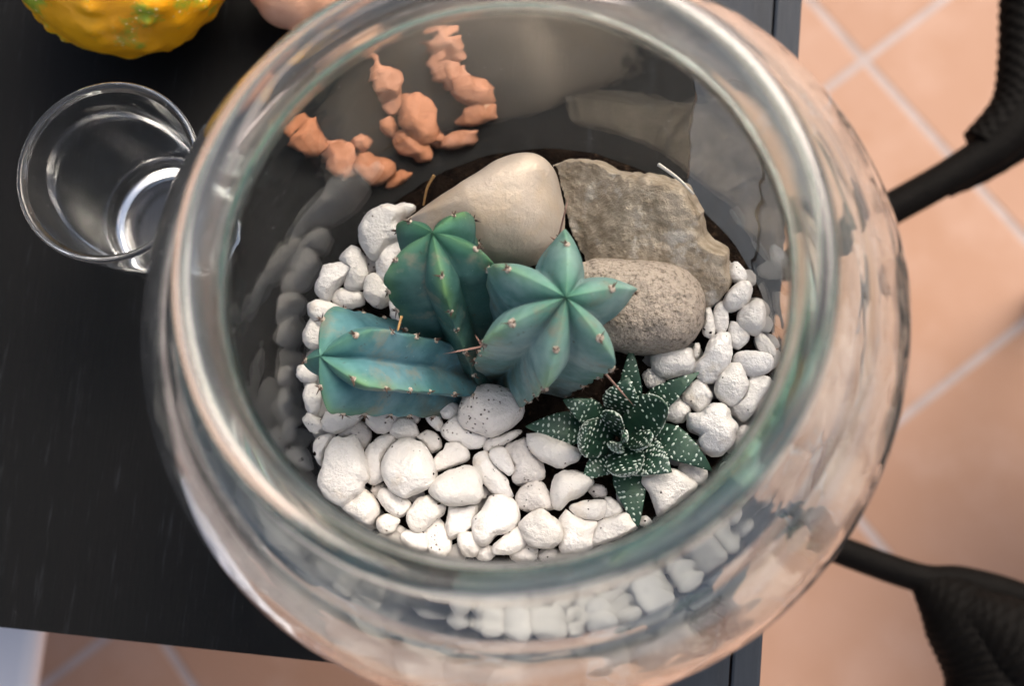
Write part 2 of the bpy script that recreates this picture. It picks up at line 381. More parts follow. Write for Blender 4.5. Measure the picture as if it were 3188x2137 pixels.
PEB = [  # view, x, y, half length, half width, image angle, layer, label, [grey]
 ('Z1',1700,335,270,195,15,2.2,'big speckled greyish pebble just below the dark hollow between the cactus stems',1),
 ('Z1',155,40,92,66,10,1,'white pebble touching the lying cactus tip from below'),
 ('Z1',205,240,138,76,80,1,'upright oval white pebble left of the lying cactus, against the glass'),
 ('Z1',255,435,98,70,40,1,'small white pebble at the left end of the row below the lying cactus'),
 ('Z1',480,410,178,98,-15,1.2,'bright white pebble half under the lower edge of the lying cactus'),
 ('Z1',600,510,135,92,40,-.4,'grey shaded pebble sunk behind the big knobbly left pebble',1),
 ('Z1',815,425,138,104,10,1,'rounded greyish pebble under the middle of the lying cactus',1),
 ('Z1',1000,490,112,100,-40,.5,'pale pebble right of the rounded one under the lying cactus'),
 ('Z1',1065,385,62,58,0,-.2,'small soil-stained pebble close under the lying cactus',1),
 ('Z1',1230,410,108,50,55,.5,'narrow slanting pebble under the right end of the lying cactus'),
 ('Z1',1345,330,85,72,0,1,'small round pebble left of the big speckled greyish pebble'),
 ('Z1',1480,520,192,104,25,1,'long pale pebble tucked under the big speckled greyish pebble'),
 ('Z1',1185,580,112,92,60,.2,'grey-sided pebble behind the big round white pebble'),
 ('Z1',1785,580,168,56,-25,.8,'thin slanting pebble below the big speckled greyish pebble'),
 ('Z1',330,640,122,78,110,.2,'white pebble behind the upper left of the big knobbly pebble'),
 ('Z1',480,830,278,180,105,2,'big knobbly white pebble at the far left of the front bed'),
 ('Z1',790,730,210,108,118,.7,'tall white pebble between the big knobbly and the big round one'),
 ('Z1',1030,810,228,206,80,2.2,'big round white pebble in the front left of the bed'),
 ('Z1',1375,715,158,96,-25,1,'white pebble with dark soil specks right of the big round one'),
 ('Z1',1415,950,215,152,-5,2.2,'large mushroom-shaped white pebble right of the big round one'),
 ('Z1',1700,880,208,96,55,1,'long slanting white pebble with a pointed lower end'),
 ('Z1',1790,750,128,76,55,1.8,'small bright oval pebble lying on a long slanting one'),
 ('Z1',1960,790,195,140,60,.4,'broad speckled pebble left of the flat pebble by the small succulent',1),
 ('Z1',640,1105,158,122,50,.8,'white pebble below the big knobbly one, partly behind the rim'),
 ('Z1',905,1080,152,92,45,1,'oval white pebble just below the big round one'),
 ('Z1',1170,1180,168,112,-35,1.2,'boxy white pebble below and right of the big round one'),
 ('Z1',1460,1225,165,112,100,.4,'brown-tinged pebble under the mushroom-shaped one'),
 ('Z1',1740,1240,215,165,-50,1,'large lobed white pebble right of the brown-tinged one'),
 ('Z1',850,1260,102,76,-10,1,'small bright pebble at the rim below the oval white one'),
 ('Z1',1080,1395,118,84,20,.8,'white pebble at the rim below the boxy one'),
 ('Z1',1260,1380,165,105,70,0,'flat white pebble sunk between the boxy and brown-tinged ones'),
 ('Z1',1510,1425,105,88,80,1,'small roundish pebble at the rim below the brown-tinged one'),
 ('Z1',1860,1390,165,104,-30,1.2,'smooth white pebble at the rim below the large lobed one'),
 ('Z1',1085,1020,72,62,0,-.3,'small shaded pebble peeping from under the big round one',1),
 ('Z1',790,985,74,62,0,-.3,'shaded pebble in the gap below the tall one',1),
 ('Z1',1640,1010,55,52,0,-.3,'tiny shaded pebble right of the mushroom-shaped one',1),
 ('Z1',1965,1495,112,82,0,.3,'rounded pebble cut by the rim at the front middle'),
 ('Z1',1650,1500,82,62,0,0,'small pebble cut by the rim below the large lobed one'),
 ('Z1',960,1330,70,55,0,-.3,'stained pebble wedged above the rim between two bright ones',1),
 ('Z2',320,390,228,122,20,1.8,'flat wedge-shaped white pebble left of the small succulent'),
 ('Z2',170,790,178,124,25,.4,'white pebble with dark dots in front of the broad speckled one',1),
 ('Z2',450,720,192,134,-30,1.2,'angular white pebble below the lower left leaf of the succulent'),
 ('Z2',600,880,152,88,10,1,'flat cream pebble below the angular one'),
 ('Z2',790,860,134,104,50,.3,'pale pebble left of the long downward leaf of the succulent'),
 ('Z2',225,1040,178,156,20,2,'squarish white pebble with one dark dot at the front middle'),
 ('Z2',510,1080,184,128,75,.8,'waisted upright pebble right of the squarish one'),
 ('Z2',830,1060,192,124,-25,.9,'broad cream pebble under the tip of the downward leaf'),
 ('Z2',1250,730,245,165,-22,1.2,'large angular white pebble right of the downward leaf'),
 ('Z2',1450,580,124,84,30,.3,'white pebble below the long right-hand leaf of the succulent'),
 ('Z2',1600,250,235,190,45,1.8,'biggest lumpy white pebble right of the succulent, by the rim'),
 ('Z2',1320,90,96,84,0,.6,'rounded pebble between the succulent and the biggest lumpy one'),
 ('Z2',1880,300,110,80,120,.2,'pebble behind the rim, right of the biggest lumpy one'),
 ('Z2',285,1250,104,54,0,0,'flat pebble cut by the rim below the squarish one'),
 ('Z2',85,1230,112,74,30,.6,'white pebble cut by the rim left of the squarish one'),
 ('Z2',1075,985,54,48,0,.2,'tiny pebble beside the tip of the downward leaf'),
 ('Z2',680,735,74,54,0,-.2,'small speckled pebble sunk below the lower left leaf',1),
 ('Z3',510,1000,178,132,0,1,'rounded white pebble below the oval grey stone'),
 ('Z3',350,1110,94,92,0,.1,'pebble half hidden beside the upper leaf of the succulent'),
 ('Z3',705,890,68,36,100,1,'tiny upright pebble below the right end of the oval grey stone'),
 ('Z3',850,990,210,138,110,1.3,'long bright pebble in the middle of the right-hand bed'),
 ('Z3',805,660,136,50,85,1,'thin upright pebble touching the right end of the oval grey stone'),
 ('Z3',905,630,142,56,80,1,'slender upright pebble, second from the oval grey stone'),
 ('Z3',1030,270,96,70,60,1,'knobbly pebble at the right foot of the rough slab stone'),
 ('Z3',1050,440,135,114,-40,1.3,'bright lumpy pebble right of the rough slab stone'),
 ('Z3',1150,620,134,118,100,1.2,'smooth round pebble against the right-hand glass'),
 ('Z3',1050,770,114,84,30,.8,'tapered pebble in the middle of the right-hand bed, above the long bright one'),
 ('Z3',1170,1000,158,108,10,1,'wide oval pebble against the right-hand glass'),
 ('Z3',1000,1170,186,118,105,1.5,'egg-shaped bright pebble left of the pebbles at the right rim'),
 ('Z3',700,1230,154,118,50,.4,'white pebble behind the right pointing leaf of the succulent'),
 ('Z3',540,1380,104,90,0,.2,'greyish pebble under the right pointing leaf of the succulent'),
 ('Z3',1150,1290,205,112,115,.6,'long pebble cut by the rim at the right'),
 ('Z3',1260,850,112,62,60,.4,'flat pebble standing against the right-hand glass'),
 ('Z4',670,330,178,132,110,2,'largest white pebble behind the lying cactus, beside the beige stone'),
 ('Z4',720,530,142,82,110,1.4,'oval pebble leaning on the left side of the dark cactus'),
 ('Z4',500,560,132,88,80,1,'white pebble in the middle of the back left row'),
 ('Z4',365,640,132,74,130,1.6,'curved bone-like white pebble against the back left glass'),
 ('Z4',450,745,104,64,0,.6,'flat pebble just above the lying cactus'),
 ('Z4',650,700,114,94,40,1.2,'round white pebble between the two left cactuses'),
 ('Z4',250,825,112,82,30,1.2,'bright blunt pebble above the tip of the lying cactus'),
 ('Z4',190,945,104,74,110,.8,'shaded pebble left of the tip of the lying cactus'),
 ('Z4',780,820,110,66,50,.6,'bright pebble wedged between the two left cactuses'),
 ('Z4',850,885,66,38,30,.4,'tiny pebble in the fork between the two left cactuses'),
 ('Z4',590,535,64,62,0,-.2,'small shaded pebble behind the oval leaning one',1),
 ('Z4',800,205,84,44,0,1.2,'small white pebble at the lower left corner of the beige stone'),
]

OUTL = {
'Z1': [[(1470,250),(1500,190),(1600,150),(1720,140),(1830,170),(1920,240),(1960,310),(1940,370),(1890,430),(1790,510),(1700,545),(1600,520),(1500,480),(1445,390),(1445,300)],
 [(430,570),(490,580),(560,560),(600,610),(640,700),(660,760),(690,870),(680,910),(640,940),(620,1010),(540,1070),(450,1110),(350,1050),(290,960),(290,900),(320,820),(320,770),(350,680),(390,610)],
 [(890,535),(920,580),(880,640),(830,710),(815,800),(830,890),(740,930),(690,900),(670,800),(670,700),(700,640),(790,560)],
 [(1040,575),(1130,610),(1190,680),(1220,760),(1240,850),(1220,940),(1150,980),(1060,1010),(990,1045),(900,1000),(850,930),(820,830),(820,740),(860,670),(930,600)],
 [(1330,610),(1420,600),(1490,640),(1515,700),(1490,750),(1400,785),(1310,820),(1240,830),(1225,760),(1270,690),(1310,660)],
 [(1330,850),(1430,810),(1520,795),(1590,820),(1620,880),(1620,960),(1625,1030),(1580,1090),(1500,1100),(1440,1110),(1360,1105),(1290,1085),(1210,1020),(1195,970),(1240,900)],
 [(1600,680),(1650,675),(1690,710),(1720,780),(1790,850),(1830,900),(1840,960),(1870,1010),(1850,1035),(1760,1030),(1690,990),(1640,930),(1600,860),(1560,800),(1565,720)],
 [(1740,640),(1800,640),(1840,700),(1880,790),(1880,830),(1840,865),(1790,830),(1730,780),(1690,720),(1690,670)],
 [(1850,610),(1960,570),(2010,600),(2040,690),(2110,760),(2130,860),(2090,900),(1980,930),(1900,930),(1870,880),(1890,800),(1840,720),(1810,660)],
 [(1330,440),(1390,390),(1440,390),(1500,480),(1580,530),(1660,545),(1640,600),(1590,640),(1500,640),(1440,600),(1370,595),(1310,550),(1300,490)],
 [(690,380),(720,330),(880,330),(960,345),(930,420),(880,490),(820,525),(740,500),(690,440)],
 [(360,350),(480,350),(540,360),(660,340),(640,390),(590,440),(500,500),(420,520),(340,490),(325,430)],
 [(1110,1050),(1190,1035),(1260,1080),(1320,1110),(1300,1180),(1220,1250),(1140,1320),(1080,1325),(1030,1280),(1015,1190),(1060,1110)],
 [(820,970),(880,980),(940,1030),(1010,1060),(1040,1110),(1000,1170),(960,1200),(900,1190),(830,1130),(785,1060),(790,1000)],
 [(1690,1040),(1780,1030),(1860,1060),(1910,1130),(1925,1220),(1890,1290),(1820,1340),(1740,1350),(1690,1410),(1640,1440),(1570,1400),(1550,1320),(1570,1210),(1640,1130)],
 [(1900,1290),(1960,1280),(1995,1360),(1970,1440),(1910,1490),(1810,1510),(1730,1500),(1715,1440),(1790,1370)],
 [(640,960),(700,1000),(760,1070),(785,1150),(750,1220),(690,1265),(560,1190),(490,1120),(560,1070),(620,1020)],
 [(1360,1110),(1480,1120),(1580,1110),(1560,1220),(1530,1300),(1420,1360),(1360,1380),(1330,1290),(1350,1180)],
 [(1180,500),(1240,520),(1280,570),(1290,640),(1220,680),(1190,650),(1130,590),(1090,550)],
 [(960,390),(1040,400),(1090,470),(1100,540),(1040,575),(950,570),(880,530),(900,450)],
 [(330,540),(420,530),(400,600),(350,680),(320,770),(290,760),(255,670),(270,590)],
 [(580,440),(650,430),(700,480),(720,550),(680,640),(640,640),(600,560),(540,555),(460,550),(500,500)],
 [(1660,560),(1760,550),(1880,500),(1940,510),(1890,560),(1800,620),(1700,660),(1650,680),(1635,620)]],
'Z2': [[(110,270),(230,270),(330,310),(440,350),(520,390),(540,440),(510,490),(440,510),(380,540),(280,510),(180,450),(130,380)],
 [(50,720),(150,650),(230,670),(280,740),(330,830),(320,880),(230,890),(130,900),(50,870),(20,790)],
 [(340,600),(440,570),(540,580),(640,650),(600,720),(520,780),(440,820),(380,885),(320,860),(300,770),(315,660)],
 [(130,920),(230,885),(300,930),(370,990),(400,1080),(370,1150),(280,1195),(180,1190),(110,1150),(60,1060),(50,990)],
 [(430,890),(480,930),(560,970),(670,990),(650,1080),(640,1180),(540,1230),(420,1240),(375,1180),(400,1080),(370,980)],
 [(480,840),(600,810),(740,810),(760,880),(700,960),(600,965),(520,940),(460,880)],
 [(690,980),(830,930),(940,900),(980,960),(1000,1030),(900,1090),(780,1140),(650,1170),(650,1080)],
 [(1050,620),(1180,590),(1310,560),(1420,630),(1490,690),(1400,780),(1290,860),(1180,930),(1140,850),(1100,740),(1040,680)],
 [(1420,110),(1520,100),(1620,20),(1740,60),(1760,140),(1810,210),(1790,260),(1780,340),(1680,440),(1560,410),(1500,330),(1520,280),(1430,230),(1410,170)],
 [(740,780),(800,790),(860,840),(890,900),(830,950),(730,960),(740,870)]],
'Z3': [[(350,930),(430,890),(500,870),(600,880),(660,890),(680,960),(690,1020),(650,1080),(560,1100),(430,1115),(350,1060),(335,990)],
 [(880,760),(960,770),(980,860),(985,950),(950,1050),(880,1130),(780,1150),(720,1110),(690,1020),(760,930),(800,830)],
 [(790,530),(820,560),(840,640),(855,720),(830,790),(780,780),(750,730),(770,640),(770,560)],
 [(860,520),(910,500),(950,540),(960,630),(950,720),(890,760),(850,700),(840,600)],
 [(1050,340),(1110,340),(1150,390),(1130,480),(1080,540),(980,570),(920,520),(950,430),(1000,370)],
 [(1090,540),(1180,490),(1240,510),(1260,600),(1250,700),(1200,760),(1100,740),(1040,690),(1040,600)],
 [(1040,910),(1120,900),(1220,910),(1300,940),(1320,1000),(1280,1070),(1180,1100),(1080,1080),(1010,1000),(1010,940)],
 [(980,1000),(1060,1010),(1100,1100),(1120,1190),(1060,1290),(990,1350),(910,1300),(855,1220),(870,1130),(930,1050)],
 [(980,660),(1050,680),(1130,770),(1100,840),(1040,880),(970,840),(960,740)],
 [(640,1180),(720,1130),(790,1190),(830,1270),(790,1350),(740,1410),(660,1350),(580,1290)],
 [(1130,1120),(1290,1120),(1290,1200),(1220,1300),(1150,1420),(1080,1460),(1010,1410),(980,1350),(1080,1280)]],
'Z4': [[(590,230),(680,180),(770,190),(810,220),(770,300),(790,380),(710,420),(640,500),(590,490),(540,410),(535,330)],
 [(700,430),(780,390),(800,440),(780,520),(740,610),(690,660),(640,610),(640,510)],
 [(480,430),(540,460),(580,560),(570,640),(520,690),(440,670),(470,570),(410,510)],
 [(310,550),(390,530),(460,540),(470,590),(420,640),(370,700),(330,760),(280,730),(260,680),(290,600)],
 [(580,610),(640,600),(690,660),(740,680),(720,740),(660,800),(590,770),(555,700)],
 [(160,760),(240,740),(350,790),(310,850),(260,920),(200,880),(155,820)],
 [(170,850),(240,910),(260,960),(250,1010),(160,1040),(120,960)]]}
def outlined_pebble(view, pts, z, C, seed):
    """pebble mesh whose plan follows the noted outline; returns mesh and centre"""
    W_ = [PV(view, x, y, z) for x, y in pts]
    path = smooth_path(W_ + [W_[0]], 8)[:-1]
    c = sum(path, Vector()) / len(path)
    tab = sorted((math.atan2(q.y - c.y, q.x - c.x), math.hypot(q.x - c.x, q.y - c.y)) for q in path)
    def R(th):
        a = [t for t in tab if t[0] <= th]; lo = a[-1] if a else (tab[-1][0] - TAU, tab[-1][1])
        b = tab[len(a)] if len(a) < len(tab) else (tab[0][0] + TAU, tab[0][1])
        w = (th - lo[0]) / max(1e-6, b[0] - lo[0]); return lo[1] + (b[1] - lo[1]) * w
    rr = random.Random(seed)
    pl = []
    for _ in range(7):
        d = Vector((rr.gauss(0, 1), rr.gauss(0, 1), abs(rr.gauss(.5, .8)))).normalized(); pl.append((d, rr.uniform(.66, .92)))
    bm = bmesh.new(); bmesh.ops.create_icosphere(bm, subdivisions=4, radius=1)
    off = Vector((seed * 3.17 % 50, seed * 1.31 % 50, 0))
    rm = max(t[1] for t in tab)
    for q in bm.verts:
        n = q.co.normalized(); h = math.hypot(n.x, n.y)
        zf = 1.0
        if n.z > 0:
            k = 12; s_ = 1.0
            for d, hh in pl:
                t = n.dot(d)
                if t > 0: s_ += (t / hh) ** k
            zf = s_ ** (-1 / k)
        rad_ = R(math.atan2(n.y, n.x)) * h ** .72
        p = Vector((n.x / max(h, 1e-6) * rad_, n.y / max(h, 1e-6) * rad_, C * math.copysign(abs(n.z) ** .85, n.z) * zf * 1.18))
        g = noise.noise(n * 2.2 + off) * .07 + noise.noise(n * 5.5 + off) * .04 + noise.noise(n * 13 + off) * .018
        q.co = p * (1.05 + g * .6) + n * g * .5 * C
    me = bpy.data.meshes.new('pebble'); bm.to_mesh(me); bm.free(); return me, c, rm

placed = []
OMAP = {}
for vw, pls in OUTL.items():
    for pts in pls:
        cx_ = sum(p[0] for p in pts) / len(pts); cy_ = sum(p[1] for p in pts) / len(pts)
        best = min((i for i, r in enumerate(PEB) if r[0] == vw and i not in OMAP), key=lambda i: math.hypot(PEB[i][1] - cx_, PEB[i][2] - cy_))
        OMAP[best] = pts
PD = CAM_H - FILL
for i, row in enumerate(PEB):
    view, x, y, a, b, ang, lay, lab = row[:8]; grey = len(row) > 8
    s = VIEW[view][2] * PD / FPX
    A, B = a * s, b * s; C = min(.95 * B, .0105)
    z = FILL + .0012 + lay * .0042
    if i in OMAP:
        me_, p, rm_ = outlined_pebble(view, OMAP[i], z, C, 11 + i * 7)
        d = Vector((p.x - AX.x, p.y - AX.y, 0)); lim = inner_r(min(z, .06)) - .0012
        far = max((Vector((q.co.x + d.x, q.co.y + d.y, 0)).length for q in me_.vertices))
        if far > lim: d *= 1 - (far - lim) / d.length; p = Vector((AX.x + d.x, AX.y + d.y, p.z))
        tag(link('pebble', me_, M_grey if grey else M_peb, None, p), lab, 'pebble', 'white pebbles spread over the soil in the bowl')
        placed.append((p.x - AX.x, p.y - AX.y, rm_)); continue
    p = PV(view, x, y, z)
    rmax = inner_r(min(z, .06)) - .8 * max(A, B) - .0012
    d = Vector((p.x - AX.x, p.y - AX.y, 0))
    if d.length > rmax: d *= rmax / d.length; p.x, p.y = AX.x + d.x, AX.y + d.y
    o = link('pebble', pebble_mesh(A * 1.11, B * 1.13, C, 11 + i * 7, planes=10, rough=.11), M_grey if grey else M_peb, None, p)
    o.rotation_euler = (R_.uniform(-.12, .12), R_.uniform(-.12, .12), -rad(ang))
    tag(o, lab, 'pebble', 'white pebbles spread over the soil in the bowl')
    placed.append((p.x - AX.x, p.y - AX.y, max(A, B)))

# pebbles of the same bed under and behind those: below the rim, against the glass and in the gaps
fill_me = [pebble_mesh(1, R_.uniform(.66, .85), R_.uniform(.55, .7), 900 + k, sub=3, planes=12) for k in range(14)]
for me in fill_me: me.materials.append(M_peb)
def filler(x, y, z, r, lab, grp, tilt=.3):
    o = link('pebble', R_.choice(fill_me), None, None, (AX.x + x, AX.y + y, z)); o.scale = (r, r, r)
    o.rotation_euler = (R_.uniform(-tilt, tilt), R_.uniform(-tilt, tilt), R_.uniform(0, TAU)); tag(o, lab, 'pebble', grp)
def sector(th):
    a = (math.degrees(th) + 360) % 360
    names = ['right', 'back right', 'back', 'back left', 'left', 'front left', 'front', 'front right']
    return names[int((a + 22.5) // 45) % 8] + ' side'
L_rim = 'white pebble under the shoulder, seen through blurred glass'
L_gap = 'pebble lying deep between larger white pebbles'
cnt = 0
tries = 0
rimset = []
while tries < 6000 and cnt < 75:                      # top layer under the front shoulder and along the right wall
    tries += 1
    th = rad(R_.uniform(-178, 28)); r = R_.uniform(.066, .106); rr = R_.uniform(.0066, .0115)
    x, y = r * math.cos(th), r * math.sin(th)
    if r + rr * .9 > inner_r(FILL + .004): continue
    if any(math.hypot(x - a, y - b) < (q + rr) * .66 for a, b, q in placed): continue
    if any(math.hypot(x - a, y - b) < (q + rr) * .70 for a, b, q in rimset): continue
    rimset.append((x, y, rr)); cnt += 1
    filler(x, y, FILL + R_.uniform(-.002, .004), rr, L_rim + ', ' + sector(th), 'pebbles under the front shoulder of the bowl')
wall = []                                              # pebbles heaped against the front wall, down to the bottom of the bowl
tries = 0
while tries < 60000 and len(wall) < 185:
    tries += 1
    dg = R_.uniform(-192, 24); th = rad(dg)
    z = R_.uniform(.026, .047 + .043 * max(0, math.cos(rad((dg + 80) * 1.2))) if -134 < dg < -8 else .047); rr = R_.choice((.0062, .0070, .0078, .0086, .0098))
    if any(math.hypot(.105 * (th - t2), (z - z2) * 1.25) < (rr + r2) * .62 for t2, z2, r2 in wall): continue
    wall.append((th, z, rr))
    r = inner_r(z) - rr * .80 - .0014
    o = filler(r * math.cos(th), r * math.sin(th), z, rr, ('topmost' if z > .07 else 'high banked' if z > .055 else 'upper' if z > .042 else 'middle' if z > .027 else 'lowest') + ' pebble pressed against the glass wall, ' + sector(th), 'pebbles pressed against the front glass', 1.0)
print('wall pebbles', len(wall))
gap = []
tries = 0
while tries < 2500 and len(gap) < 18:
    tries += 1
    th = rad(R_.uniform(-190, 40)); r = .1 * math.sqrt(R_.uniform(.16, 1)); rr = R_.uniform(.006, .009)
    x, y = r * math.cos(th), r * math.sin(th)
    if math.hypot(x - .030, y + .022) < .036 or math.hypot(x + .01, y - .003) < .030: continue
    if any(math.hypot(x - a, y - b) < (q + rr) * .75 for a, b, q in gap): continue
    gap.append((x, y, rr)); filler(x, y, FILL - .0065, rr, L_gap + ', ' + sector(th), 'pebbles in the gaps')

# crumbs of soil spilt over the pebbles
deps = [o for o in COL.objects if o.name.startswith('pebble')]
bm = bmesh.new()
R2 = random.Random(99)
for o in R2.sample(deps[:86], 60):
    M = Matrix.Translation(o.location) @ o.rotation_euler.to_matrix().to_4x4()
    me = o.data
    for _ in range(R2.choice((1, 2, 3, 5, 8))):
        v_ = me.vertices[R2.randrange(len(me.vertices))]
        nn_ = (M.to_3x3() @ v_.normal)
        if nn_.z < .25: continue
        q = M @ v_.co; r_ = R2.uniform(.00018, .00055) * (1.6 if R2.random() < .12 else 1)
        vs = bmesh.ops.create_icosphere(bm, subdivisions=1, radius=r_)['verts']
        sx, sy, a_ = R2.uniform(.6, 1.7), R2.uniform(.6, 1.2), R2.uniform(0, TAU)
        for w in vs:
            x, y = w.co.x * sx, w.co.y * sy
            w.co = q + Vector((x * math.cos(a_) - y * math.sin(a_), x * math.sin(a_) + y * math.cos(a_), w.co.z * .8))
tag(bm_obj('soil_crumbs', bm, M_soil), 'tiny dark crumbs of soil scattered over the white pebbles', kind='stuff')

# ------------------------------------------------------------------ the three large stones
def outline_stone(name, view, pts, zc, up, down, m, seed, label, tilt=(0, 0), p=2.3, rough=.0012, rscale=60, n=110, rings=22, tz=None, facets=0, fdepth=.5, jag=0):
    """a stone whose plan follows pts; zc mean level, tilt = rise per photograph pixel (right, down)"""
    sp = [Vector((*S(view, *q), 0)) for q in pts]
    path = smooth_path(sp + [sp[0]], 14)[:-1]
    fr = random.Random(int(seed * 10))
    path0 = path
    if jag: path = [q + Vector((noise.noise(Vector((q.x * .035, q.y * .035, seed))) + .6 * noise.noise(Vector((q.x * .11, q.y * .11, seed))), noise.noise(Vector((q.y * .035, q.x * .035, seed + 9))) + .6 * noise.noise(Vector((q.y * .11, q.x * .11, seed + 9))), 0)) * jag for q in path]
    FP = []
    for _ in range(facets):
        a_ = fr.uniform(0, TAU); FP.append((math.cos(a_), math.sin(a_), fr.uniform(.25, .75), fr.uniform(.5, 1.5)))
    c = sum(path, Vector()) / len(path)
    k = len(path)
    edge = []
    for q in path:
        z = zc + tilt[0] * (q.x - c.x) + tilt[1] * (q.y - c.y); edge.append(P(q.x, q.y, z))
    edge0 = [P(q.x, q.y, zc + tilt[0] * (q.x - c.x) + tilt[1] * (q.y - c.y)) for q in path0]
    cen = P(c.x, c.y, zc)
    base = Vector((cen.x, cen.y, 0))
    v = []; f = []
    nrm = None
    # plane normal of the tilted outline
    a = (edge[k // 4] - cen); b = (edge[0] - cen); nrm = Vector()
    for i in range(k): nrm += (edge[i] - cen).cross(edge[(i + 1) % k] - cen)
    nrm.normalize()
    if nrm.z < 0: nrm = -nrm
    for side, h in ((1, up), (-1, down)):
        for j in range(rings + 1):
            t = j / rings; rho = math.sin(t * math.pi / 2) ** .9
            for i in range(k):
                q = cen + (edge0[i] - cen) * rho + (edge[i] - edge0[i]) * rho ** 9
                hh = h * max(0, 1 - rho ** p) ** (1 / p)
                if facets and side > 0:
                    ex_ = (edge0[i] - cen); u_ = ex_.x / .03 * rho; v_ = ex_.y / .03 * rho
                    for ca, sa, d0_, sl in FP:
                        over = ca * u_ + sa * v_ - d0_ * .6
                        if over > 0: hh -= min(hh + .004, h * fdepth * sl * over)
                w = q + nrm * side * hh
                nn = noise.noise(w * rscale + Vector((seed, 0, 0))) + .5 * noise.noise(w * rscale * 2.7 + Vector((0, seed, 0))) + .25 * noise.noise(w * rscale * 7)
                w = w + nrm * side * rough * nn * (1 - rho ** 10) + (w - cen).normalized() * rough * .7 * noise.noise(w * rscale * 1.6 + Vector((0, 0, seed)))
                v.append(w - base)
    o2 = (rings + 1) * k
    for s0 in (0, o2):
        for j in range(rings):
            for i in range(k):
                A = s0 + j * k + i; B = s0 + j * k + (i + 1) % k
                f.append((A, A + k, B + k, B) if s0 == 0 else (A, B, B + k, A + k))
    me = mesh(name, v, f)
    bm = bmesh.new(); bm.from_mesh(me); bmesh.ops.remove_doubles(bm, verts=bm.verts, dist=.00012); bmesh.ops.recalc_face_normals(bm, faces=bm.faces); bm.to_mesh(me); bm.free()
    o = tag(link(name, me, m, None, base), label, 'stone')
    rm = o.modifiers.new('even', 'REMESH'); rm.mode = 'VOXEL'; rm.voxel_size = .00075; rm.use_smooth_shade = True
    return o
outline_stone('smooth_stone', 'Z6', [(-10, 520), (130, 430), (330, 310), (540, 175), (700, 85), (830, 58), (940, 85), (1020, 180), (1062, 330), (1080, 480), (1060, 620), (980, 740), (820, 800), (560, 800), (330, 760), (60, 680)], .062, .030, .026, M_beige, 3.3,
              'smooth beige rounded stone behind the cactuses', tilt=(0, -.00001), p=2.1, rough=.0007, facets=3, fdepth=.22)
outline_stone('rough_stone', 'Z6', [(1000, 130), (1150, 115), (1300, 142), (1400, 196), (1550, 210), (1700, 232), (1850, 285), (1905, 350), (1960, 460), (1985, 600), (2050, 680), (2140, 735), (2140, 830), (2170, 930), (2110, 1030), (1990, 1090), (1800, 1050), (1500, 950), (1280, 850), (1180, 720), (1090, 530), (1050, 300)], .062, .010, .024, M_rough, 8.1,
              'rough angular brown stone slab with a pale upper edge', tilt=(.00003, -.00006), p=7, rough=.0011, rscale=150, facets=5, fdepth=.7, jag=6)
outline_stone('oval_stone', 'Z6', [(1120, 830), (1260, 778), (1500, 780), (1740, 798), (1900, 862), (1985, 960), (2010, 1080), (1985, 1220), (1900, 1325), (1750, 1378), (1560, 1385), (1350, 1340), (1180, 1230), (1090, 1080), (1070, 940)], .060, .022, .024, M_oval, 5.7,
              'oval grey-brown pitted stone right of the tallest cactus', p=2.4, rough=.0011, rscale=140)

# ------------------------------------------------------------------ cactuses
def spine_bm(bm, p, d, L, r):
    e = p + d * L; s = d.cross(Vector((0, 0, 1)));
    if s.length < .1: s = d.cross(Vector((1, 0, 0)))
    s.normalize(); w = s.cross(d)
    vs = [bm.verts.new(p + (s * math.cos(TAU * k / 5) + w * math.sin(TAU * k / 5)) * r) for k in range(5)]
    ms = [bm.verts.new(p + d * L * .55 + (s * math.cos(TAU * k / 5) + w * math.sin(TAU * k / 5)) * r * .7) for k in range(5)]
    t = bm.verts.new(e)
    for k in range(5):
        bm.faces.new((vs[k], vs[(k + 1) % 5], ms[(k + 1) % 5], ms[k])); bm.faces.new((ms[k], ms[(k + 1) % 5], t))

